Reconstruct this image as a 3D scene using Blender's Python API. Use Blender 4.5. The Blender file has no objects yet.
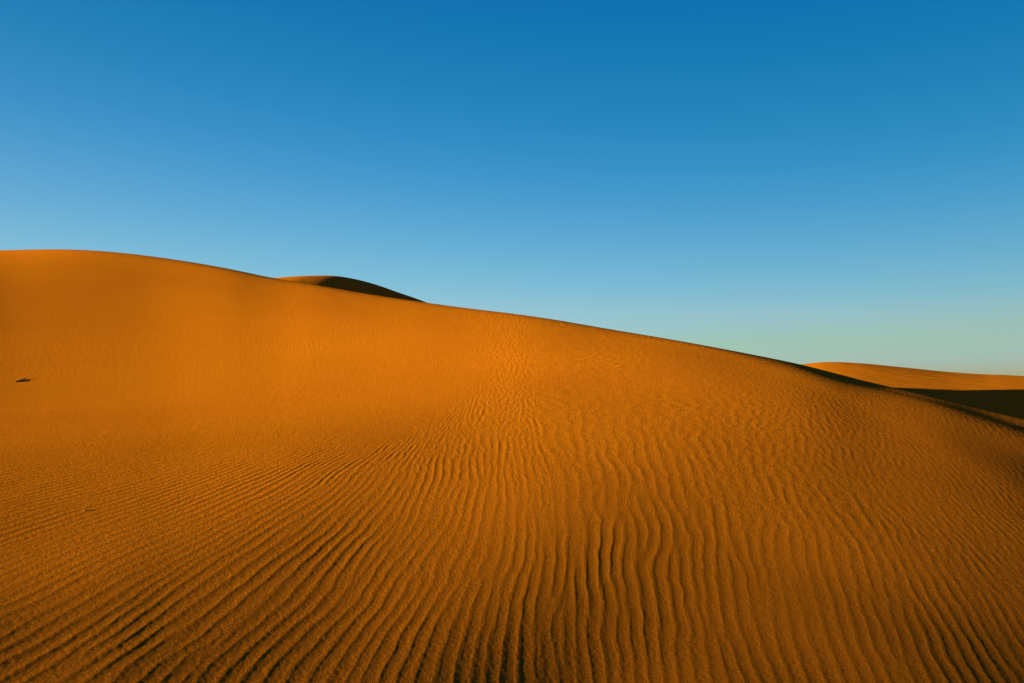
import bpy, math, random
import numpy as np

scene = bpy.context.scene
col = scene.collection
rng = np.random.default_rng(11)
R = math.radians

# ------------------------------------------------------------------ camera
W, Hh = 1024, 683
F = 683.0                      # 24 mm lens, in pixels
EYE = 1.8
PITCH = math.atan((397.0 - 341.5) / F)
cam_d = bpy.data.cameras.new('camera')
cam = bpy.data.objects.new('camera', cam_d)
col.objects.link(cam)
cam_d.sensor_width = 36.0
cam_d.lens = 36.0 * F / W
cam_d.clip_start = 0.05
cam_d.clip_end = 20000.0
cam.location = (0, 0, EYE)
cam.rotation_euler = (R(90) + PITCH, 0, 0)
scene.camera = cam

def ray(u, v):
    """azimuth (0 = straight ahead, + = right) and tan(elevation) of a view ray"""
    x = np.asarray(u, float) - W / 2
    y = Hh / 2 - np.asarray(v, float)
    Y = F * math.cos(PITCH) - y * math.sin(PITCH)
    Z = F * math.sin(PITCH) + y * math.cos(PITCH)
    return np.arctan2(x, Y), Z / np.hypot(x, Y)

# ------------------------------------------------------------------ light
SUN_AZ_LEFT = 70.0 # degrees from straight behind the camera towards the left
SUN_EL = 6.8
a, e = R(SUN_AZ_LEFT), R(SUN_EL)
to_sun = (-math.cos(e) * math.sin(a), -math.cos(e) * math.cos(a), math.sin(e))
sun_d = bpy.data.lights.new('sun', 'SUN')
sun_d.energy = 5.0
sun_d.angle = R(0.53)
sun_d.color = (1.0, 1.0, 0.14)
sun = bpy.data.objects.new('sun', sun_d)
col.objects.link(sun)
from mathutils import Vector
sun.rotation_euler = Vector(to_sun).to_track_quat('Z', 'Y').to_euler()
sun.location = (-40, -20, 40)

SKY_CURVES = [
    [(0, 0), (.026, .002), (.033, .006), (.038, .014), (.046, .036), (.059, .095), (.09, .235), (.112, .32), (.16, .37), (.3, .55), (.6, 1)],
    [(0, 0), (.10, .10), (.143, .17), (.165, .215), (.194, .275), (.237, .37), (.306, .52), (.34, .57), (.5, .68), (1, 1)],
    [(0, 0), (.20, .25), (.323, .445), (.385, .445), (.424, .48), (.472, .56), (.528, .64), (.57, .68), (.7, .76), (1, 1)]]
SKY_PHASE = 1.2
world = bpy.data.worlds.new('World')
scene.world = world
world.use_nodes = True
nt = world.node_tree
bg = nt.nodes['Background']
sky = nt.nodes.new('ShaderNodeTexSky')
sky.sky_type = 'NISHITA'
sky.sun_disc = False
sky.sun_elevation = e
# Blender: rotation 0 puts the sun at +Y, growing clockwise seen from above
sky.sun_rotation = math.atan2(to_sun[0], to_sun[1])
sky.altitude = 300
sky.air_density = 1.2
sky.dust_density = 0.5
sky.ozone_density = 6.0
# deepen the clear evening blue: scale to display range, grade, scale back
STR, EXPO = 0.05, 2.70
k_in = 0.214
k_sky = STR * 2 ** EXPO
def scaled(src, k):
    v = nt.nodes.new('ShaderNodeVectorMath'); v.operation = 'SCALE'
    v.inputs['Scale'].default_value = k
    nt.links.new(src, v.inputs[0])
    return v.outputs[0]
crv = nt.nodes.new('ShaderNodeRGBCurve')
mp = crv.mapping
mp.extend = 'EXTRAPOLATED'
for ci, pts in enumerate(SKY_CURVES):
    c = mp.curves[ci]
    c.points[0].location = pts[0]; c.points[1].location = pts[-1]
    for p in pts[1:-1]: c.points.new(*p)
mp.update()
geo = nt.nodes.new('ShaderNodeTexCoord')
dot = nt.nodes.new('ShaderNodeVectorMath'); dot.operation = 'DOT_PRODUCT'
dot.inputs[1].default_value = to_sun
nt.links.new(geo.outputs['Generated'], dot.inputs[0])
def math_node(op, x, y):
    m = nt.nodes.new('ShaderNodeMath'); m.operation = op
    for i, v in enumerate((x, y)):
        if isinstance(v, (int, float)): m.inputs[i].default_value = v
        else: nt.links.new(v, m.inputs[i])
    return m.outputs[0]
# take the edge off the brightening towards and away from the sun
c2 = math_node('MULTIPLY', dot.outputs['Value'], dot.outputs['Value'])
ph = math_node('POWER', math_node('ADD', c2, 1.0), -SKY_PHASE)
sc = nt.nodes.new('ShaderNodeVectorMath'); sc.operation = 'SCALE'
nt.links.new(sky.outputs['Color'], sc.inputs[0])
nt.links.new(math_node('MULTIPLY', ph, k_in * 1.25), sc.inputs['Scale'])
nt.links.new(sc.outputs[0], crv.inputs['Color'])
nt.links.new(scaled(crv.outputs['Color'], 1 / k_sky), bg.inputs['Color'])
bg.inputs['Strength'].default_value = STR

scene.view_settings.view_transform = 'Standard'
scene.view_settings.look = 'None'
scene.view_settings.gamma = 1.0
scene.view_settings.exposure = EXPO

# ------------------------------------------------------------------ materials
def sand_material(name, near):
    m = bpy.data.materials.new(name)
    m.use_nodes = True
    n, l = m.node_tree.nodes, m.node_tree.links
    n.clear()
    out = n.new('ShaderNodeOutputMaterial')
    bs = n.new('ShaderNodeBsdfDiffuse')
    bs.inputs['Roughness'].default_value = 0.0
    l.new(bs.outputs[0], out.inputs['Surface'])
    tc = n.new('ShaderNodeTexCoord')
    def noise(scale, detail, rough=0.55):
        t = n.new('ShaderNodeTexNoise')
        t.inputs['Scale'].default_value = scale
        t.inputs['Detail'].default_value = detail
        t.inputs['Roughness'].default_value = rough
        l.new(tc.outputs['Object'], t.inputs['Vector'])
        return t
    # broad drifts of slightly redder and yellower sand, and speckle between grains
    broad = noise(0.12, 4)
    fine = noise(60.0 if near else 3.0, 3, 0.7)
    mix = n.new('ShaderNodeMix'); mix.data_type = 'RGBA'
    mix.inputs[6].default_value = (0.288, 0.068, 0.0060, 1)
    mix.inputs[7].default_value = (0.292, 0.073, 0.0054, 1)
    ramp = n.new('ShaderNodeMapRange')
    ramp.inputs['From Min'].default_value = 0.35
    ramp.inputs['From Max'].default_value = 0.65
    l.new(broad.outputs['Fac'], ramp.inputs['Value'])
    l.new(ramp.outputs[0], mix.inputs[0])
    mul = n.new('ShaderNodeMix'); mul.data_type = 'RGBA'; mul.blend_type = 'MULTIPLY'
    mul.inputs[0].default_value = 1.0
    mr = n.new('ShaderNodeMapRange')
    mr.inputs['From Min'].default_value = 0.3
    mr.inputs['From Max'].default_value = 0.7
    mr.inputs['To Min'].default_value = 0.82
    mr.inputs['To Max'].default_value = 1.12
    l.new(fine.outputs['Fac'], mr.inputs['Value'])
    l.new(mix.outputs[2], mul.inputs[6])
    l.new(mr.outputs[0], mul.inputs[7])
    l.new(mul.outputs[2], bs.inputs['Color'])
    # roughness of the surface: grains, pits, and hand-sized unevenness
    last = None
    if near:
        grain = n.new('ShaderNodeAttribute'); grain.attribute_name = 'coarseness'   # upper slope is swept smoother
    if near:
        layers = [(10.0, 7.0, 0.019), (38.0, 5.0, 0.020)]
    else:
        layers = [(0.12, 2.0, 0.25), (0.7, 3.0, 0.03)]
    for scale, det, dist in layers:
        t = noise(scale, det, 0.72 if near else 0.55)
        b = n.new('ShaderNodeBump')
        b.inputs['Strength'].default_value = 1.0
        if near:
            gm = n.new('ShaderNodeMath'); gm.operation = 'MULTIPLY'
            gm.inputs[1].default_value = dist
            l.new(grain.outputs['Fac'], gm.inputs[0])
            l.new(gm.outputs[0], b.inputs['Distance'])
        else:
            b.inputs['Distance'].default_value = dist
        l.new(t.outputs['Fac'], b.inputs['Height'])
        if last: l.new(last.outputs[0], b.inputs['Normal'])
        last = b
    l.new(last.outputs[0], bs.inputs['Normal'])
    return m

sand_near = sand_material('rippled_sand', True)
sand_far = sand_material('smooth_sand', False)

# ------------------------------------------------------------------ mesh helper
def grid_mesh(name, X, Y, Z, mat, closed=False):
    ni, nj = X.shape
    co = np.stack([X, Y, Z], -1).reshape(-1, 3).astype(np.float32)
    idx = np.arange(ni * nj, dtype=np.int32).reshape(ni, nj)
    if closed: idx = np.concatenate([idx, idx[:, :1]], 1)
    q = np.stack([idx[:-1, :-1], idx[:-1, 1:], idx[1:, 1:], idx[1:, :-1]], -1).reshape(-1, 4)
    me = bpy.data.meshes.new(name)
    me.vertices.add(len(co)); me.vertices.foreach_set('co', co.ravel())
    me.loops.add(q.size); me.loops.foreach_set('vertex_index', q.ravel())
    me.polygons.add(len(q))
    me.polygons.foreach_set('loop_start', np.arange(0, q.size, 4, dtype=np.int32))
    me.polygons.foreach_set('use_smooth', np.ones(len(q), dtype=bool))
    me.update(calc_edges=True)
    me.materials.append(mat)
    o = bpy.data.objects.new(name, me)
    col.objects.link(o)
    return o

def smooth_interp(x, xs, ys, width):
    """piecewise-linear curve, rounded over +-width"""
    acc = 0
    for k in np.linspace(-1, 1, 9):
        acc = acc + np.interp(x + k * width, xs, ys)
    return acc / 9

def sstep(x, a_, b_):
    t = np.clip((x - a_) / (b_ - a_), 0, 1)
    return t * t * (3 - 2 * t)

def cubic(xs, ys):
    """natural-looking C1 curve through points (monotone tangents)"""
    xs, ys = np.asarray(xs, float), np.asarray(ys, float)
    d = np.diff(ys) / np.diff(xs)
    m = np.empty_like(xs)
    m[1:-1] = (d[:-1] * np.diff(xs)[1:] + d[1:] * np.diff(xs)[:-1]) / (xs[2:] - xs[:-2])
    m[0], m[-1] = d[0], d[-1]
    def f(x):
        x = np.asarray(x, float)
        i = np.clip(np.searchsorted(xs, x) - 1, 0, len(xs) - 2)
        h = xs[i + 1] - xs[i]
        t = np.clip((x - xs[i]) / h, 0, 1)
        return ((2*t**3 - 3*t**2 + 1) * ys[i] + (t**3 - 2*t**2 + t) * h * m[i]
                + (-2*t**3 + 3*t**2) * ys[i+1] + (t**3 - t**2) * h * m[i+1])
    return f

# ------------------------------------------------------------------ wind ripples
# band-limited noise turned into phase + amplitude: long crests that fork and fade
def ripple_field(wavelength, spread, crest):
    ns, ntt = 2560, 1024
    ds, dt = 0.02, 0.05
    spec = np.fft.fft2(rng.standard_normal((ns, ntt)))
    fs = np.fft.fftfreq(ns, ds)[:, None]
    ft = np.fft.fftfreq(ntt, dt)[None, :]
    f0 = 1 / wavelength
    band = np.exp(-((fs - f0) / (spread * f0)) ** 2 / 2 - (ft / crest) ** 2 / 2)
    z = np.fft.ifft2(spec * band)
    amp = np.abs(z); amp /= amp.mean()
    ph = np.angle(z)
    amp = amp ** 0.4
    c = np.cos(ph + 0.35 * np.sin(ph))          # leaning crest, wider trough
    prof = np.exp(0.7 * (c - 1)) - 0.55
    return prof * np.clip(amp, 0, 1.5), ds, dt
RF, RDS, RDT = ripple_field(0.108, 0.17, 0.42)      # long ripples
SF = ripple_field(0.140, 0.40, 2.2)[0]              # short broken ones higher up
def pit_field():
    n, d = 1400, 0.011                            # unevenness a few centimetres across
    f = np.hypot(*np.meshgrid(np.fft.fftfreq(n, d), np.fft.fftfreq(n, d), indexing='ij'))
    w = np.where(f > 0, 1 / (1 + (f / 22.0)**2), 0) * np.exp(-(f / 36.0)**2) * (1 - np.exp(-(f / 14.0)**2))
    z = np.real(np.fft.ifft2(np.fft.fft2(rng.standard_normal((n, n))) * w))
    return z / z.std(), d
PF, PDS = pit_field()
def sample_short(s, t): return bilinear(SF, s / RDS, t / RDT)
def sample_ripples(s, t): return bilinear(RF, s / RDS, t / RDT)
def sample_pits(x, y): return bilinear(PF, (x + 40) / PDS, (y + 40) / PDS)
def bilinear(RF, i, j):
    i = i % RF.shape[0]; j = j % RF.shape[1]
    i0 = i.astype(int); j0 = j.astype(int)
    fi = i - i0; fj = j - j0
    i1 = (i0 + 1) % RF.shape[0]; j1 = (j0 + 1) % RF.shape[1]
    i0 %= RF.shape[0]; j0 %= RF.shape[1]
    return ((RF[i0, j0] * (1-fi) + RF[i1, j0] * fi) * (1-fj)
            + (RF[i0, j1] * (1-fi) + RF[i1, j1] * fi) * fj)

def waves(x, y, seed, wl, n=7):
    """sum of a few slow sine waves = smooth irregular undulation, about -1..1"""
    g = np.random.default_rng(seed)
    acc = np.zeros_like(x)
    for k in range(n):
        an = g.uniform(0, 2 * math.pi); w = wl * g.uniform(0.7, 1.6)
        acc += np.sin((x * math.cos(an) + y * math.sin(an)) * 2 * math.pi / w + g.uniform(0, 6.28))
    return acc / math.sqrt(n)

# ------------------------------------------------------------------ main dune
FLOOR = -7.0
sky_u = [0, 30, 60, 100, 150, 200, 250, 271, 299, 328, 348, 387, 426, 450, 512, 535, 603, 680, 710, 780, 804, 851, 899, 923, 970, 1024]
sky_v = [250.5, 249.3, 249, 250.7, 256, 263.5, 273, 278, 282, 287, 290.5, 297, 302.5, 306, 313.5, 316.5, 328, 341, 346.5, 360, 365, 377.5, 389, 394, 405.5, 418.5]
th_s, E_s = ray(sky_u, sky_v)
# crest distance along those directions, metres
D_u = [0, 140, 271, 400, 512, 680, 800, 900, 1024]
D_v = [56, 51, 44, 38, 34, 30.5, 28, 26, 24]
D_th, _ = ray(D_u, np.interp(D_u, sky_u, sky_v))
# the dune carries on past both edges of the view and flattens out behind the viewer
th_all = np.concatenate([[-math.pi, -2.2, -1.5, -1.1, -0.85], th_s, [0.80, 1.0, 1.3, 1.8, 2.4, math.pi]])
E_all = np.concatenate([[-0.02, -0.02, -0.01, 0.05, 0.15], E_s, [-0.07, -0.10, -0.11, -0.08, -0.04, -0.02]])
Dth_all = np.concatenate([[-math.pi, -2.2, -1.5, -1.1, -0.85], D_th, [0.80, 1.0, 1.5, 2.4, math.pi]])
D_all = np.concatenate([[50, 50, 54, 58, 60], D_v, [23, 22, 24, 35, 50]])
E_f = cubic(th_all, E_all)
D_f = cubic(Dth_all, D_all)
def E_sm(t): return sum(E_f(t + k) for k in (-0.03, -0.02, -0.01, 0, 0.01, 0.02, 0.03)) / 7
# slope of the ground where the viewer stands, by direction
M_th, _ = ray([0, 150, 300, 512, 700, 850, 1024], [400] * 7)
M_all = np.concatenate([[-math.pi, -1.6, -1.0], M_th, [1.0, 1.6, math.pi]])
S_all = [-0.03, 0.00, 0.02, 0.02, 0.03, 0.04, 0.04, 0.03, 0.02, 0.01, 0.00, -0.02, -0.03]
S_f = cubic(M_all, S_all)

W_f = cubic(np.concatenate([[-math.pi, -1.0], M_th, [1.0, math.pi]]), [4, 4, 3.5, 3.0, 2.5, 2.6, 4.2, 8.5, 11.0, 8, 4])

def dune_height(th, r):
    """th: azimuth of each column, r: increasing distances -> heights [r, th]
    gentle apron, steeper face, a rounded brink on the skyline, slip face behind"""
    D = D_f(th)[None, :]; E = E_sm(th)[None, :]; s0 = S_f(th)[None, :]
    wm = W_f(th)[None, :]
    rr = r[:, None]; t = rr / D
    S = sstep(t, 0.08, 0.68)
    q = np.clip((rr - (D - wm)) / wm, 0, 1) ** 1.25
    dr = np.diff(r, prepend=0.0)[:, None]
    def cum(f):
        m = f.copy(); m[1:] = 0.5 * (f[1:] + f[:-1])
        return np.cumsum(m * dr, 0)
    A, B, Q = cum((1 - S) * (1 - q)), cum(S * (1 - q)), cum(q * np.ones_like(t))
    def at_crest(T): return np.array([np.interp(D[0, k], r, T[:, k]) for k in range(len(th))])[None, :]
    zc = EYE + E * D
    s1 = (zc - s0 * at_crest(A) - E * at_crest(Q)) / at_crest(B)
    slope = (s0 * (1 - S) + s1 * S) * (1 - q) + E * q
    past = np.maximum(rr - D, 0)
    c = np.maximum(1.2 * (s1 - E) / wm, 0.02)
    slope = np.where(past > 0, np.maximum(E - c * past, -0.52), slope)
    z = cum(slope)
    z = z + (zc - at_crest(z)) * sstep(t, 0.2, 1.0)
    x, y = rr * np.sin(th)[None, :], rr * np.cos(th)[None, :]
    fade = sstep(t, 0.0, 0.06) * (1 - sstep(t, 0.86, 1.0))
    for (bx, by, bh, bw) in BUMPS:
        z = z + fade * bh * np.exp(-((x - bx)**2 + (y - by)**2) / bw**2)
    z = z + 0.012 * waves(x, y, 5, 14.0) * sstep(t, 0.05, 0.3) * (1 - sstep(t, 0.8, 1.0))
    z = z - 0.05 * x * (1 - sstep(rr, 6, 20)) * (1 - sstep(t, 0.5, 1.0))
    return soft_floor(z, 1.0)

def soft_floor(z, k):
    lo = FLOOR - 0.6
    return lo + np.where(z - lo > 20, z - lo, k * np.log1p(np.exp(np.minimum((z - lo) / k, 40))))

BUMPS = [(-3.05, 3.48, 0.208, 1.25), (-2.34, 3.60, -0.217, 1.20), (-1.60, 3.48, 0.432, 1.20), (-0.95, 3.22, -0.837, 1.20), (-0.43, 2.96, 1.183, 1.20), (0.00, 2.72, -0.915, 1.20), (0.37, 2.52, -0.134, 1.20), (0.68, 2.28, 0.490, 1.20), (0.92, 1.99, 0.133, 1.20), (1.09, 1.67, -0.395, 1.20), (1.23, 1.41, -0.551, 1.20), (-4.58, 5.22, 0.230, 1.87), (-3.51, 5.40, -0.082, 1.74), (-2.41, 5.22, 0.131, 1.55), (-1.43, 4.83, -0.076, 1.36), (0.00, 4.08, 0.165, 1.20), (0.55, 3.78, -0.564, 1.20), (1.02, 3.43, 0.961, 1.20), (1.38, 2.99, -1.364, 1.20), (1.63, 2.51, 1.167, 1.20), (1.85, 2.11, -0.439, 1.20), (-6.48, 7.39, 0.304, 2.65), (-4.97, 7.65, -0.056, 2.46), (-3.41, 7.39, 0.108, 2.20), (-2.03, 6.84, 0.033, 1.93), (-0.91, 6.30, -0.023, 1.72), (0.00, 5.78, 0.054, 1.56), (0.78, 5.35, -0.067, 1.46), (1.44, 4.86, 0.040, 1.37), (1.95, 4.24, -0.154, 1.26), (2.31, 3.56, 0.159, 1.20), (2.62, 2.99, -0.180, 1.20), (-9.15, 10.44, 0.472, 3.75), (-7.01, 10.80, -0.139, 3.48), (-4.81, 10.44, 0.244, 3.10), (-2.86, 9.66, 0.023, 2.72), (-1.29, 8.89, 0.105, 2.43), (0.00, 8.16, -0.014, 2.20), (1.10, 7.55, 0.113, 2.06), (2.03, 6.85, -0.052, 1.93), (2.76, 5.98, -0.054, 1.78), (3.26, 5.02, 0.061, 1.62), (3.70, 4.22, -0.147, 1.52), (-12.20, 13.92, 0.645, 5.00), (-9.35, 14.40, -0.383, 4.63), (-6.42, 13.92, 0.381, 4.14), (-3.82, 12.88, -0.093, 3.63), (-1.72, 11.86, 0.222, 3.23), (0.00, 10.88, -0.029, 2.94), (1.46, 10.07, 0.069, 2.75), (2.71, 9.14, 0.147, 2.57), (3.68, 7.97, -0.154, 2.37), (4.35, 6.70, 0.206, 2.16), (4.93, 5.62, -0.246, 2.02), (-15.64, 17.83, 0.697, 6.40), (-11.98, 18.44, -0.739, 5.94), (-8.22, 17.83, 0.666, 5.30), (-4.89, 16.50, -0.248, 4.65), (-2.20, 15.19, 0.170, 4.14), (0.00, 13.94, 0.144, 3.76), (1.87, 12.91, -0.058, 3.52), (3.47, 11.71, 0.397, 3.30), (4.71, 10.22, -0.254, 3.04), (5.57, 8.58, 0.263, 2.76), (6.32, 7.21, -0.255, 2.59), (-19.07, 21.74, 0.376, 7.81), (-14.61, 22.49, -0.531, 7.24), (-10.02, 21.74, 0.837, 6.46), (-5.96, 20.12, -0.691, 5.67), (-2.69, 18.53, 0.408, 5.05), (0.00, 17.00, 0.020, 4.59), (2.28, 15.74, 0.084, 4.29), (4.23, 14.28, 0.092, 4.02), (5.74, 12.46, -0.317, 3.70), (6.80, 10.47, 0.230, 3.37), (7.71, 8.79, -0.192, 3.16), (-22.88, 26.09, 0.534, 9.37), (-17.53, 26.99, -0.035, 8.69), (-12.03, 26.09, 0.344, 7.76), (-7.15, 24.15, -0.768, 6.80), (-3.22, 22.23, 0.669, 6.07), (0.00, 20.40, -0.364, 5.51), (2.74, 18.89, -0.241, 5.15), (5.08, 17.14, 0.268, 4.83), (6.89, 14.95, 0.576, 4.45), (8.16, 12.56, 0.557, 4.04), (9.25, 10.55, -0.219, 3.79), (-26.70, 30.44, 1.367, 10.93), (-20.45, 31.49, -1.610, 10.14), (-14.03, 30.44, -0.214, 9.05), (-8.35, 28.17, -0.486, 7.93), (-3.76, 25.94, 0.521, 7.08), (0.00, 23.80, -0.304, 6.43), (3.20, 22.03, 0.272, 6.01), (5.92, 19.99, 1.199, 5.63), (8.04, 17.45, -1.101, 5.19), (9.52, 14.65, -1.031, 4.72), (10.79, 12.30, -0.797, 4.42), (-30.51, 34.79, -0.067, 12.49), (-23.37, 35.99, -0.309, 11.59), (-16.04, 34.79, 0.956, 10.34), (-9.54, 32.20, 0.175, 9.07), (-4.30, 29.64, 0.333, 8.09), (0.00, 27.20, -0.357, 7.34), (3.65, 25.18, -0.385, 6.87), (6.77, 22.85, 0.097, 6.43), (9.19, 19.94, -1.235, 5.93), (10.88, 16.74, 1.962, 5.39), (12.33, 14.06, 1.005, 5.05), (-34.33, 39.14, 0.479, 14.06), (-26.30, 40.49, -0.519, 13.04), (-18.04, 39.14, 0.234, 11.64), (-10.73, 36.22, -0.409, 10.20), (-4.84, 33.35, 0.075, 9.10), (0.00, 30.60, -0.292, 8.26), (4.11, 28.33, 0.609, 7.73), (7.61, 25.71, 0.067, 7.24), (10.34, 22.43, -0.093, 6.67), (12.23, 18.84, 0.599, 6.06), (13.88, 15.82, -1.769, 5.68)]

def ripple_height(x, y):
    # follow the crest line through (x, y) back to y = 5: its x there is the ripple coordinate
    def lean(px, py):
        right = 0.42 * np.tanh(np.maximum(px - 0.5, 0) / 2.4) * np.interp(py, [0, 11, 18], [1, 0.9, 0.3])
        left = sstep(-px, 0.6, 3.6) * np.interp(py, [3.5, 6, 8.5, 12.6, 18], [0.06, 0.18, 0.28, 0.46, 0.46])
        return right + left
    s = np.array(x, float); py = np.array(y, float); n_ = 12
    dy = (5.0 - py) / n_
    for _ in range(n_):
        mid = s + 0.5 * dy * lean(s, py)
        s = s + dy * lean(mid, py + 0.5 * dy)
        py = py + dy
    s = s + 0.12 * waves(x, y, 21, 6.0) + 0.016 * waves(x, y, 22, 1.4) + 0.006 * waves(x, y, 25, 0.5)
    h = sample_ripples(s + 25.0, y * 1.0 + 8.0 + 0.3 * waves(x, y, 23, 2.5))
    # where the wind has drawn them out
    am = 1 - sstep(y, 10.0, 20.0)
    am = am * (1 - 0.62 * sstep(x, 2.0, 5.0))
    am = np.maximum(am, 1.0 * np.exp(-((x + 3.7) / 1.3)**2 - ((y - 12.8) / 2.0)**2))
    am = am * (0.85 + 0.22 * waves(x, y, 24, 3.0))
    am = np.clip(am, 0.06, 1.3) * (1 - sstep(np.hypot(x, y), 16, 25.5))
    r = np.hypot(x, y)
    am = am * np.interp(r, [4, 6, 8, 14], [0.62, 0.78, 1.05, 1.5]) * (1 - 0.35 * sstep(-x, 1.2, 3.5) * (1 - sstep(r, 6, 9)))
    am = am * (1 + 0.9 * np.exp(-((x + 4.0) / 2.2)**2 - ((y - 8.0) / 3.0)**2))
    short = np.interp(r, [7, 13, 19, 29, 37, 46, 58], [0.0, 0.6, 0.9, 1.0, 0.45, 0.25, 0.0])
    short = short * (0.42 + 0.58 * sstep(x, -14, -2)) * (1 - 0.5 * sstep(x, 3.5, 8.0)) * (1 + 0.25 * waves(x, y, 27, 5.0))
    return 0.0021 * am * h + 0.0048 * (1 + 0.6 * sstep(-x, -8, 2) * sstep(r, 15, 24)) * short * sample_short(s + 7.0, y + 3.0)

def build_dune():
    half = R(44)
    th_in = np.arange(-half, half, 0.00105)
    th_out = np.linspace(half, 2 * math.pi - half, 170, endpoint=False)
    th = np.concatenate([th_in, th_out])
    th = np.where(th > math.pi, th - 2 * math.pi, th)
    r1 = np.exp(np.arange(math.log(0.05), math.log(2.2), 0.06))
    r2 = np.exp(np.arange(math.log(2.2), math.log(22), 0.0034))
    r3 = np.exp(np.arange(math.log(22), math.log(75), 0.0048))
    r4 = np.exp(np.arange(math.log(75), math.log(190), 0.03))
    r = np.concatenate([r1, r2, r3, r4])
    TH, RR = np.meshgrid(th, r)
    X, Y = RR * np.sin(TH), RR * np.cos(TH)
    Z = dune_height(th, r)
    near = (RR < 58) & (RR > 1.0) & (np.abs(TH) < R(44.5))
    Z[near] += ripple_height(X[near], Y[near])
    Z[near] += 0.00011 * sample_pits(X[near], Y[near]) * (1 - sstep(RR[near], 9, 22))
    o = grid_mesh('sand_dune', X, Y, Z, sand_near, closed=True)
    # orientation: rows outwards, columns clockwise -> flip so that normals look up
    o.data.flip_normals()
    at = o.data.attributes.new('coarseness', 'FLOAT', 'POINT')
    g = np.interp(RR, [0, 9, 18, 28, 38, 55], [1, 1.1, 1.1, .9, .5, .3]) * (1 + 0.15 * waves(X, Y, 41, 6.0))
    at.data.foreach_set('value', g.astype(np.float32).ravel())
    o['kind'] = 'structure'
    return o
dune = build_dune()

# ------------------------------------------------------------------ what lies on the sand
import bmesh
def ground_z(x, y):
    r = np.exp(np.linspace(math.log(0.05), math.log(60), 3000))
    z = dune_height(np.array([math.atan2(x, y)]), r)[:, 0]
    X, Y = np.array([x]), np.array([y])
    return float(np.interp(math.hypot(x, y), r, z) + ripple_height(X, Y)[0])

def plain_material(name, c1, c2, scale, bump):
    m = bpy.data.materials.new(name); m.use_nodes = True
    n, l = m.node_tree.nodes, m.node_tree.links
    p = n['Principled BSDF']; p.inputs['Roughness'].default_value = 0.9; p.inputs['Specular IOR Level'].default_value = 0.12
    t = n.new('ShaderNodeTexNoise'); t.inputs['Scale'].default_value = scale; t.inputs['Detail'].default_value = 5
    tc = n.new('ShaderNodeTexCoord'); l.new(tc.outputs['Object'], t.inputs['Vector'])
    mx = n.new('ShaderNodeMix'); mx.data_type = 'RGBA'
    mx.inputs[6].default_value = c1; mx.inputs[7].default_value = c2
    l.new(t.outputs['Fac'], mx.inputs[0]); l.new(mx.outputs[2], p.inputs['Base Color'])
    b = n.new('ShaderNodeBump'); b.inputs['Distance'].default_value = bump
    l.new(t.outputs['Fac'], b.inputs['Height']); l.new(b.outputs[0], p.inputs['Normal'])
    return m

def tube(name, pts, rad, mat, parent=None, seed=0):
    g = np.random.default_rng(seed)
    bm = bmesh.new(); rings = []; n = 9
    for k, p in enumerate(pts):
        d = (pts[min(k + 1, len(pts) - 1)] - pts[max(k - 1, 0)]).normalized()
        s_ = d.cross(Vector((0, 0, 1))).normalized(); u = s_.cross(d)
        rings.append([bm.verts.new(p + (s_ * math.cos(q) + u * math.sin(q)) * rad[k] * g.uniform(0.85, 1.15))
                      for q in np.linspace(0, 2 * math.pi, n, endpoint=False)])
    for a_, b_ in zip(rings, rings[1:]):
        for k in range(n): bm.faces.new((a_[k], a_[(k + 1) % n], b_[(k + 1) % n], b_[k]))
    bm.faces.new(rings[0]); bm.faces.new(rings[-1][::-1])
    bmesh.ops.recalc_face_normals(bm, faces=bm.faces)
    me = bpy.data.meshes.new(name); bm.to_mesh(me); bm.free()
    for f in me.polygons: f.use_smooth = True
    me.materials.append(mat)
    o = bpy.data.objects.new(name, me); col.objects.link(o); o.parent = parent
    return o

bark = plain_material('weathered_bark', (0.030, 0.014, 0.006, 1), (0.065, 0.032, 0.014, 1), 40, 0.004)
bx, by = -13.24, 18.26
bz = ground_z(bx, by)
def on_sand(dx, dy, up): return Vector((dx, dy, ground_z(bx + dx, by + dy) - bz + up))
stem = [on_sand(-0.12 * q, 0.56 * q, h) + Vector((0.018 * math.sin(7 * q), 0, 0))
        for q, h in ((-0.1, -0.03), (0.0, 0.0), (0.14, 0.010), (0.3, 0.010), (0.46, 0.012), (0.62, 0.014), (0.8, 0.020), (1.0, 0.034))]
twig = tube('dry_twig', stem, [0.016, 0.019, 0.018, 0.017, 0.015, 0.013, 0.010, 0.005], bark, seed=3)
twig.location = (bx, by, bz)
twig['label'] = 'small dark dry twig lying on the smooth sand at the far left'
twig['category'] = 'twig'
for k0, dv, ln, sd in ((3, Vector((0.55, 0.8, 0.04)), 0.05, 5), (5, Vector((-0.4, 0.8, 0.05)), 0.09, 6)):
    dv.normalize()
    tube('side_shoot', [stem[k0] + dv * ln * q + Vector((0, 0, 0.02 * q * q)) for q in (0, 0.35, 0.7, 1.0)],
         [0.009, 0.008, 0.006, 0.003], bark, twig, sd)

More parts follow.
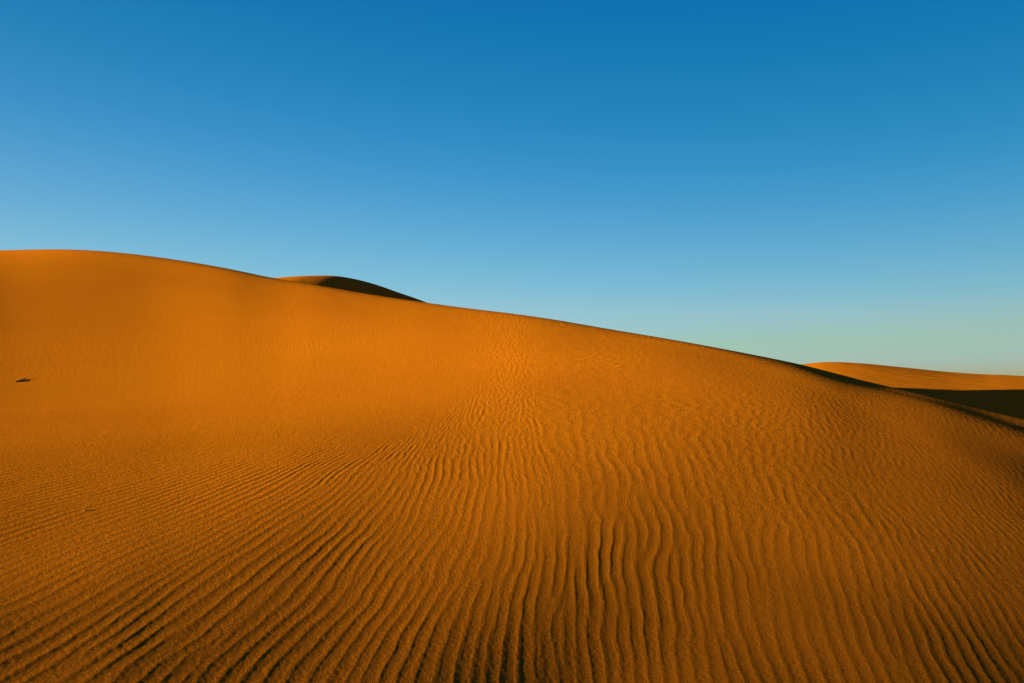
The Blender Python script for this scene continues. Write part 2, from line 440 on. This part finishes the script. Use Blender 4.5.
def pebble(x, y, size, sink, seed):
    g = np.random.default_rng(seed)
    bm = bmesh.new(); bmesh.ops.create_icosphere(bm, subdivisions=4, radius=1)
    ax = [(Vector(g.normal(size=3)).normalized(), g.uniform(0.55, 0.9)) for _ in range(9)]
    for v in bm.verts:                                  # worn facets
        for d, h in ax:
            k = v.co.dot(d) - h
            if k > 0: v.co -= d * k * 0.8
        v.co = Vector((v.co.x * size * 1.2, v.co.y * size * 0.95, v.co.z * size * 0.8))
    me = bpy.data.meshes.new('pebble'); bm.to_mesh(me); bm.free()
    for f in me.polygons: f.use_smooth = True
    me.materials.append(plain_material('sandy_stone', (0.15, 0.040, 0.005, 1), (0.24, 0.062, 0.008, 1), 60, 0.002))
    o = bpy.data.objects.new('pebble', me); col.objects.link(o)
    o.location = (x, y, ground_z(x, y) + size * sink); o.rotation_euler = (0.15, 0.1, 0.7)
    return o
pb = pebble(-3.954, 6.417, 0.021, -0.25, 4)
pb['label'] = 'tiny brown pebble half sunk in rippled sand at lower left'
pb['category'] = 'pebble'

# ------------------------------------------------------------------ desert floor to the horizon
def build_floor():
    r = np.concatenate([[0.5], np.exp(np.linspace(math.log(20), math.log(9000), 160))])
    th = np.linspace(0, 2 * math.pi, 240, endpoint=False)
    TH, RR = np.meshgrid(th, r)
    X, Y = RR * np.sin(TH), RR * np.cos(TH)
    Z = FLOOR + 0.5 * waves(X, Y, 3, 70.0) * sstep(RR, 30, 90) + 0.8 * waves(X, Y, 4, 400.0) * sstep(RR, 200, 500)
    o = grid_mesh('desert_floor', X, Y, Z, sand_far, closed=True)
    o.data.flip_normals()
    o['kind'] = 'structure'
build_floor()

# ------------------------------------------------------------------ dune behind, with its dark slip face
def heightfield(name, fn, x0, x1, y0, y1, n, mat):
    xs = np.linspace(x0, x1, n); ys = np.linspace(y0, y1, n)
    X, Y = np.meshgrid(xs, ys)
    o = grid_mesh(name, X, Y, fn(X, Y), mat)
    o['kind'] = 'structure'
    return o

bd_u = [200, 250, 272, 290, 320, 333, 350, 375, 400, 415, 428, 445, 470, 520]
bd_v = [281, 278.8, 278, 276.5, 275.5, 275.6, 278, 284.2, 293, 298, 303, 309, 318, 330]
b_th, b_E = ray(bd_u, bd_v)
bE = cubic(np.concatenate([[-1.2, -0.8], b_th, [0.4, 0.8]]), np.concatenate([[0.10, 0.14], b_E, [0.02, -0.02]]))
def back_dune(X, Y):
    # crest in plan: runs away to the right; gentle on the left, slip face on the right
    r = np.hypot(X, Y); th = np.arctan2(X, Y)
    thp = th
    w_ = 0.055
    sp = w_ * np.log1p(np.exp((thp + 0.28) / w_))
    Dc = 98 + 70 * sp - 10 * (thp + 0.28 - sp)
    Ec = sum(bE(thp + k) for k in (-0.008, 0, 0.008)) / 3
    zc = EYE + Ec * Dc
    d = r - Dc
    steep = 0.22 + 0.34 * sstep(thp, -0.36, -0.19)
    front = np.minimum(d, 0)
    k = 2.0
    fz = -(np.sqrt(front**2 + k * k) - k) * (steep + Ec) + Ec * front
    bk = np.maximum(d, 0)
    bz = Ec * bk - (np.sqrt(bk**2 + 9) - 3) * (0.16 + Ec)
    z = zc + fz + bz
    kk = 2.0
    return soft_floor(z, kk)
heightfield('dune_with_slip_face', back_dune, -130, 60, 40, 260, 420, sand_far)

# ------------------------------------------------------------------ far dune on the right
fd_u = [700, 760, 804, 820, 835, 860, 900, 950, 985, 1005, 1024, 1080, 1150]
fd_v = [371, 367, 364, 362.3, 362, 363.2, 367, 372, 374.3, 375, 376, 378, 381]
f_th, f_E = ray(fd_u, fd_v)
fE = cubic(np.concatenate([[-0.4, 0.1], f_th, [0.95, 1.3]]), np.concatenate([[0.0, 0.02], f_E, [0.01, -0.01]]))
def far_dune(X, Y):
    r = np.hypot(X, Y); th = np.arctan2(X, Y)
    Dc = 270 + 0 * th
    Ec = fE(th)
    zc = EYE + Ec * Dc
    d = r - Dc
    front = np.minimum(d, 0); bk = np.maximum(d, 0)
    z = zc + Ec * front - (np.sqrt(front**2 + 400) - 20) * (0.025 + Ec) + Ec * bk - (np.sqrt(bk**2 + 100) - 10) * (0.2 + Ec)
    z = z + 0.10 * waves(X, Y, 31, 60.0) * (1 - sstep(d, -25, -4))
    kk = 1.2
    return soft_floor(z, kk)
# a low ridge behind the main dune on the right: level crest, slip face turned from the sun
def middle_dune(X, Y):
    ax, ay, dx, dy = 29.0, 52.0, 0.707, 0.707
    q = (X - ax) * dx + (Y - ay) * dy
    p = (X - ax) * dy - (Y - ay) * dx + 0.8 * np.sin(q / 17.0)
    crest = 2.33 + 0.0088 * q - 0.004 * np.maximum(-q, 0)**1.6
    z = crest - 0.60 * (np.sqrt(np.maximum(p, 0)**2 + 0.3) - 0.55) + 0.07 * np.minimum(p, 0)
    z = z + 0.02 * waves(X, Y, 51, 14.0)
    return soft_floor(z, 0.5)
heightfield('middle_dune', middle_dune, -20, 190, 20, 200, 420, sand_far)
heightfield('distant_dune', far_dune, -60, 460, 50, 430, 460, sand_far)

scene.render.engine = 'CYCLES'
scene.cycles.max_bounces = 4
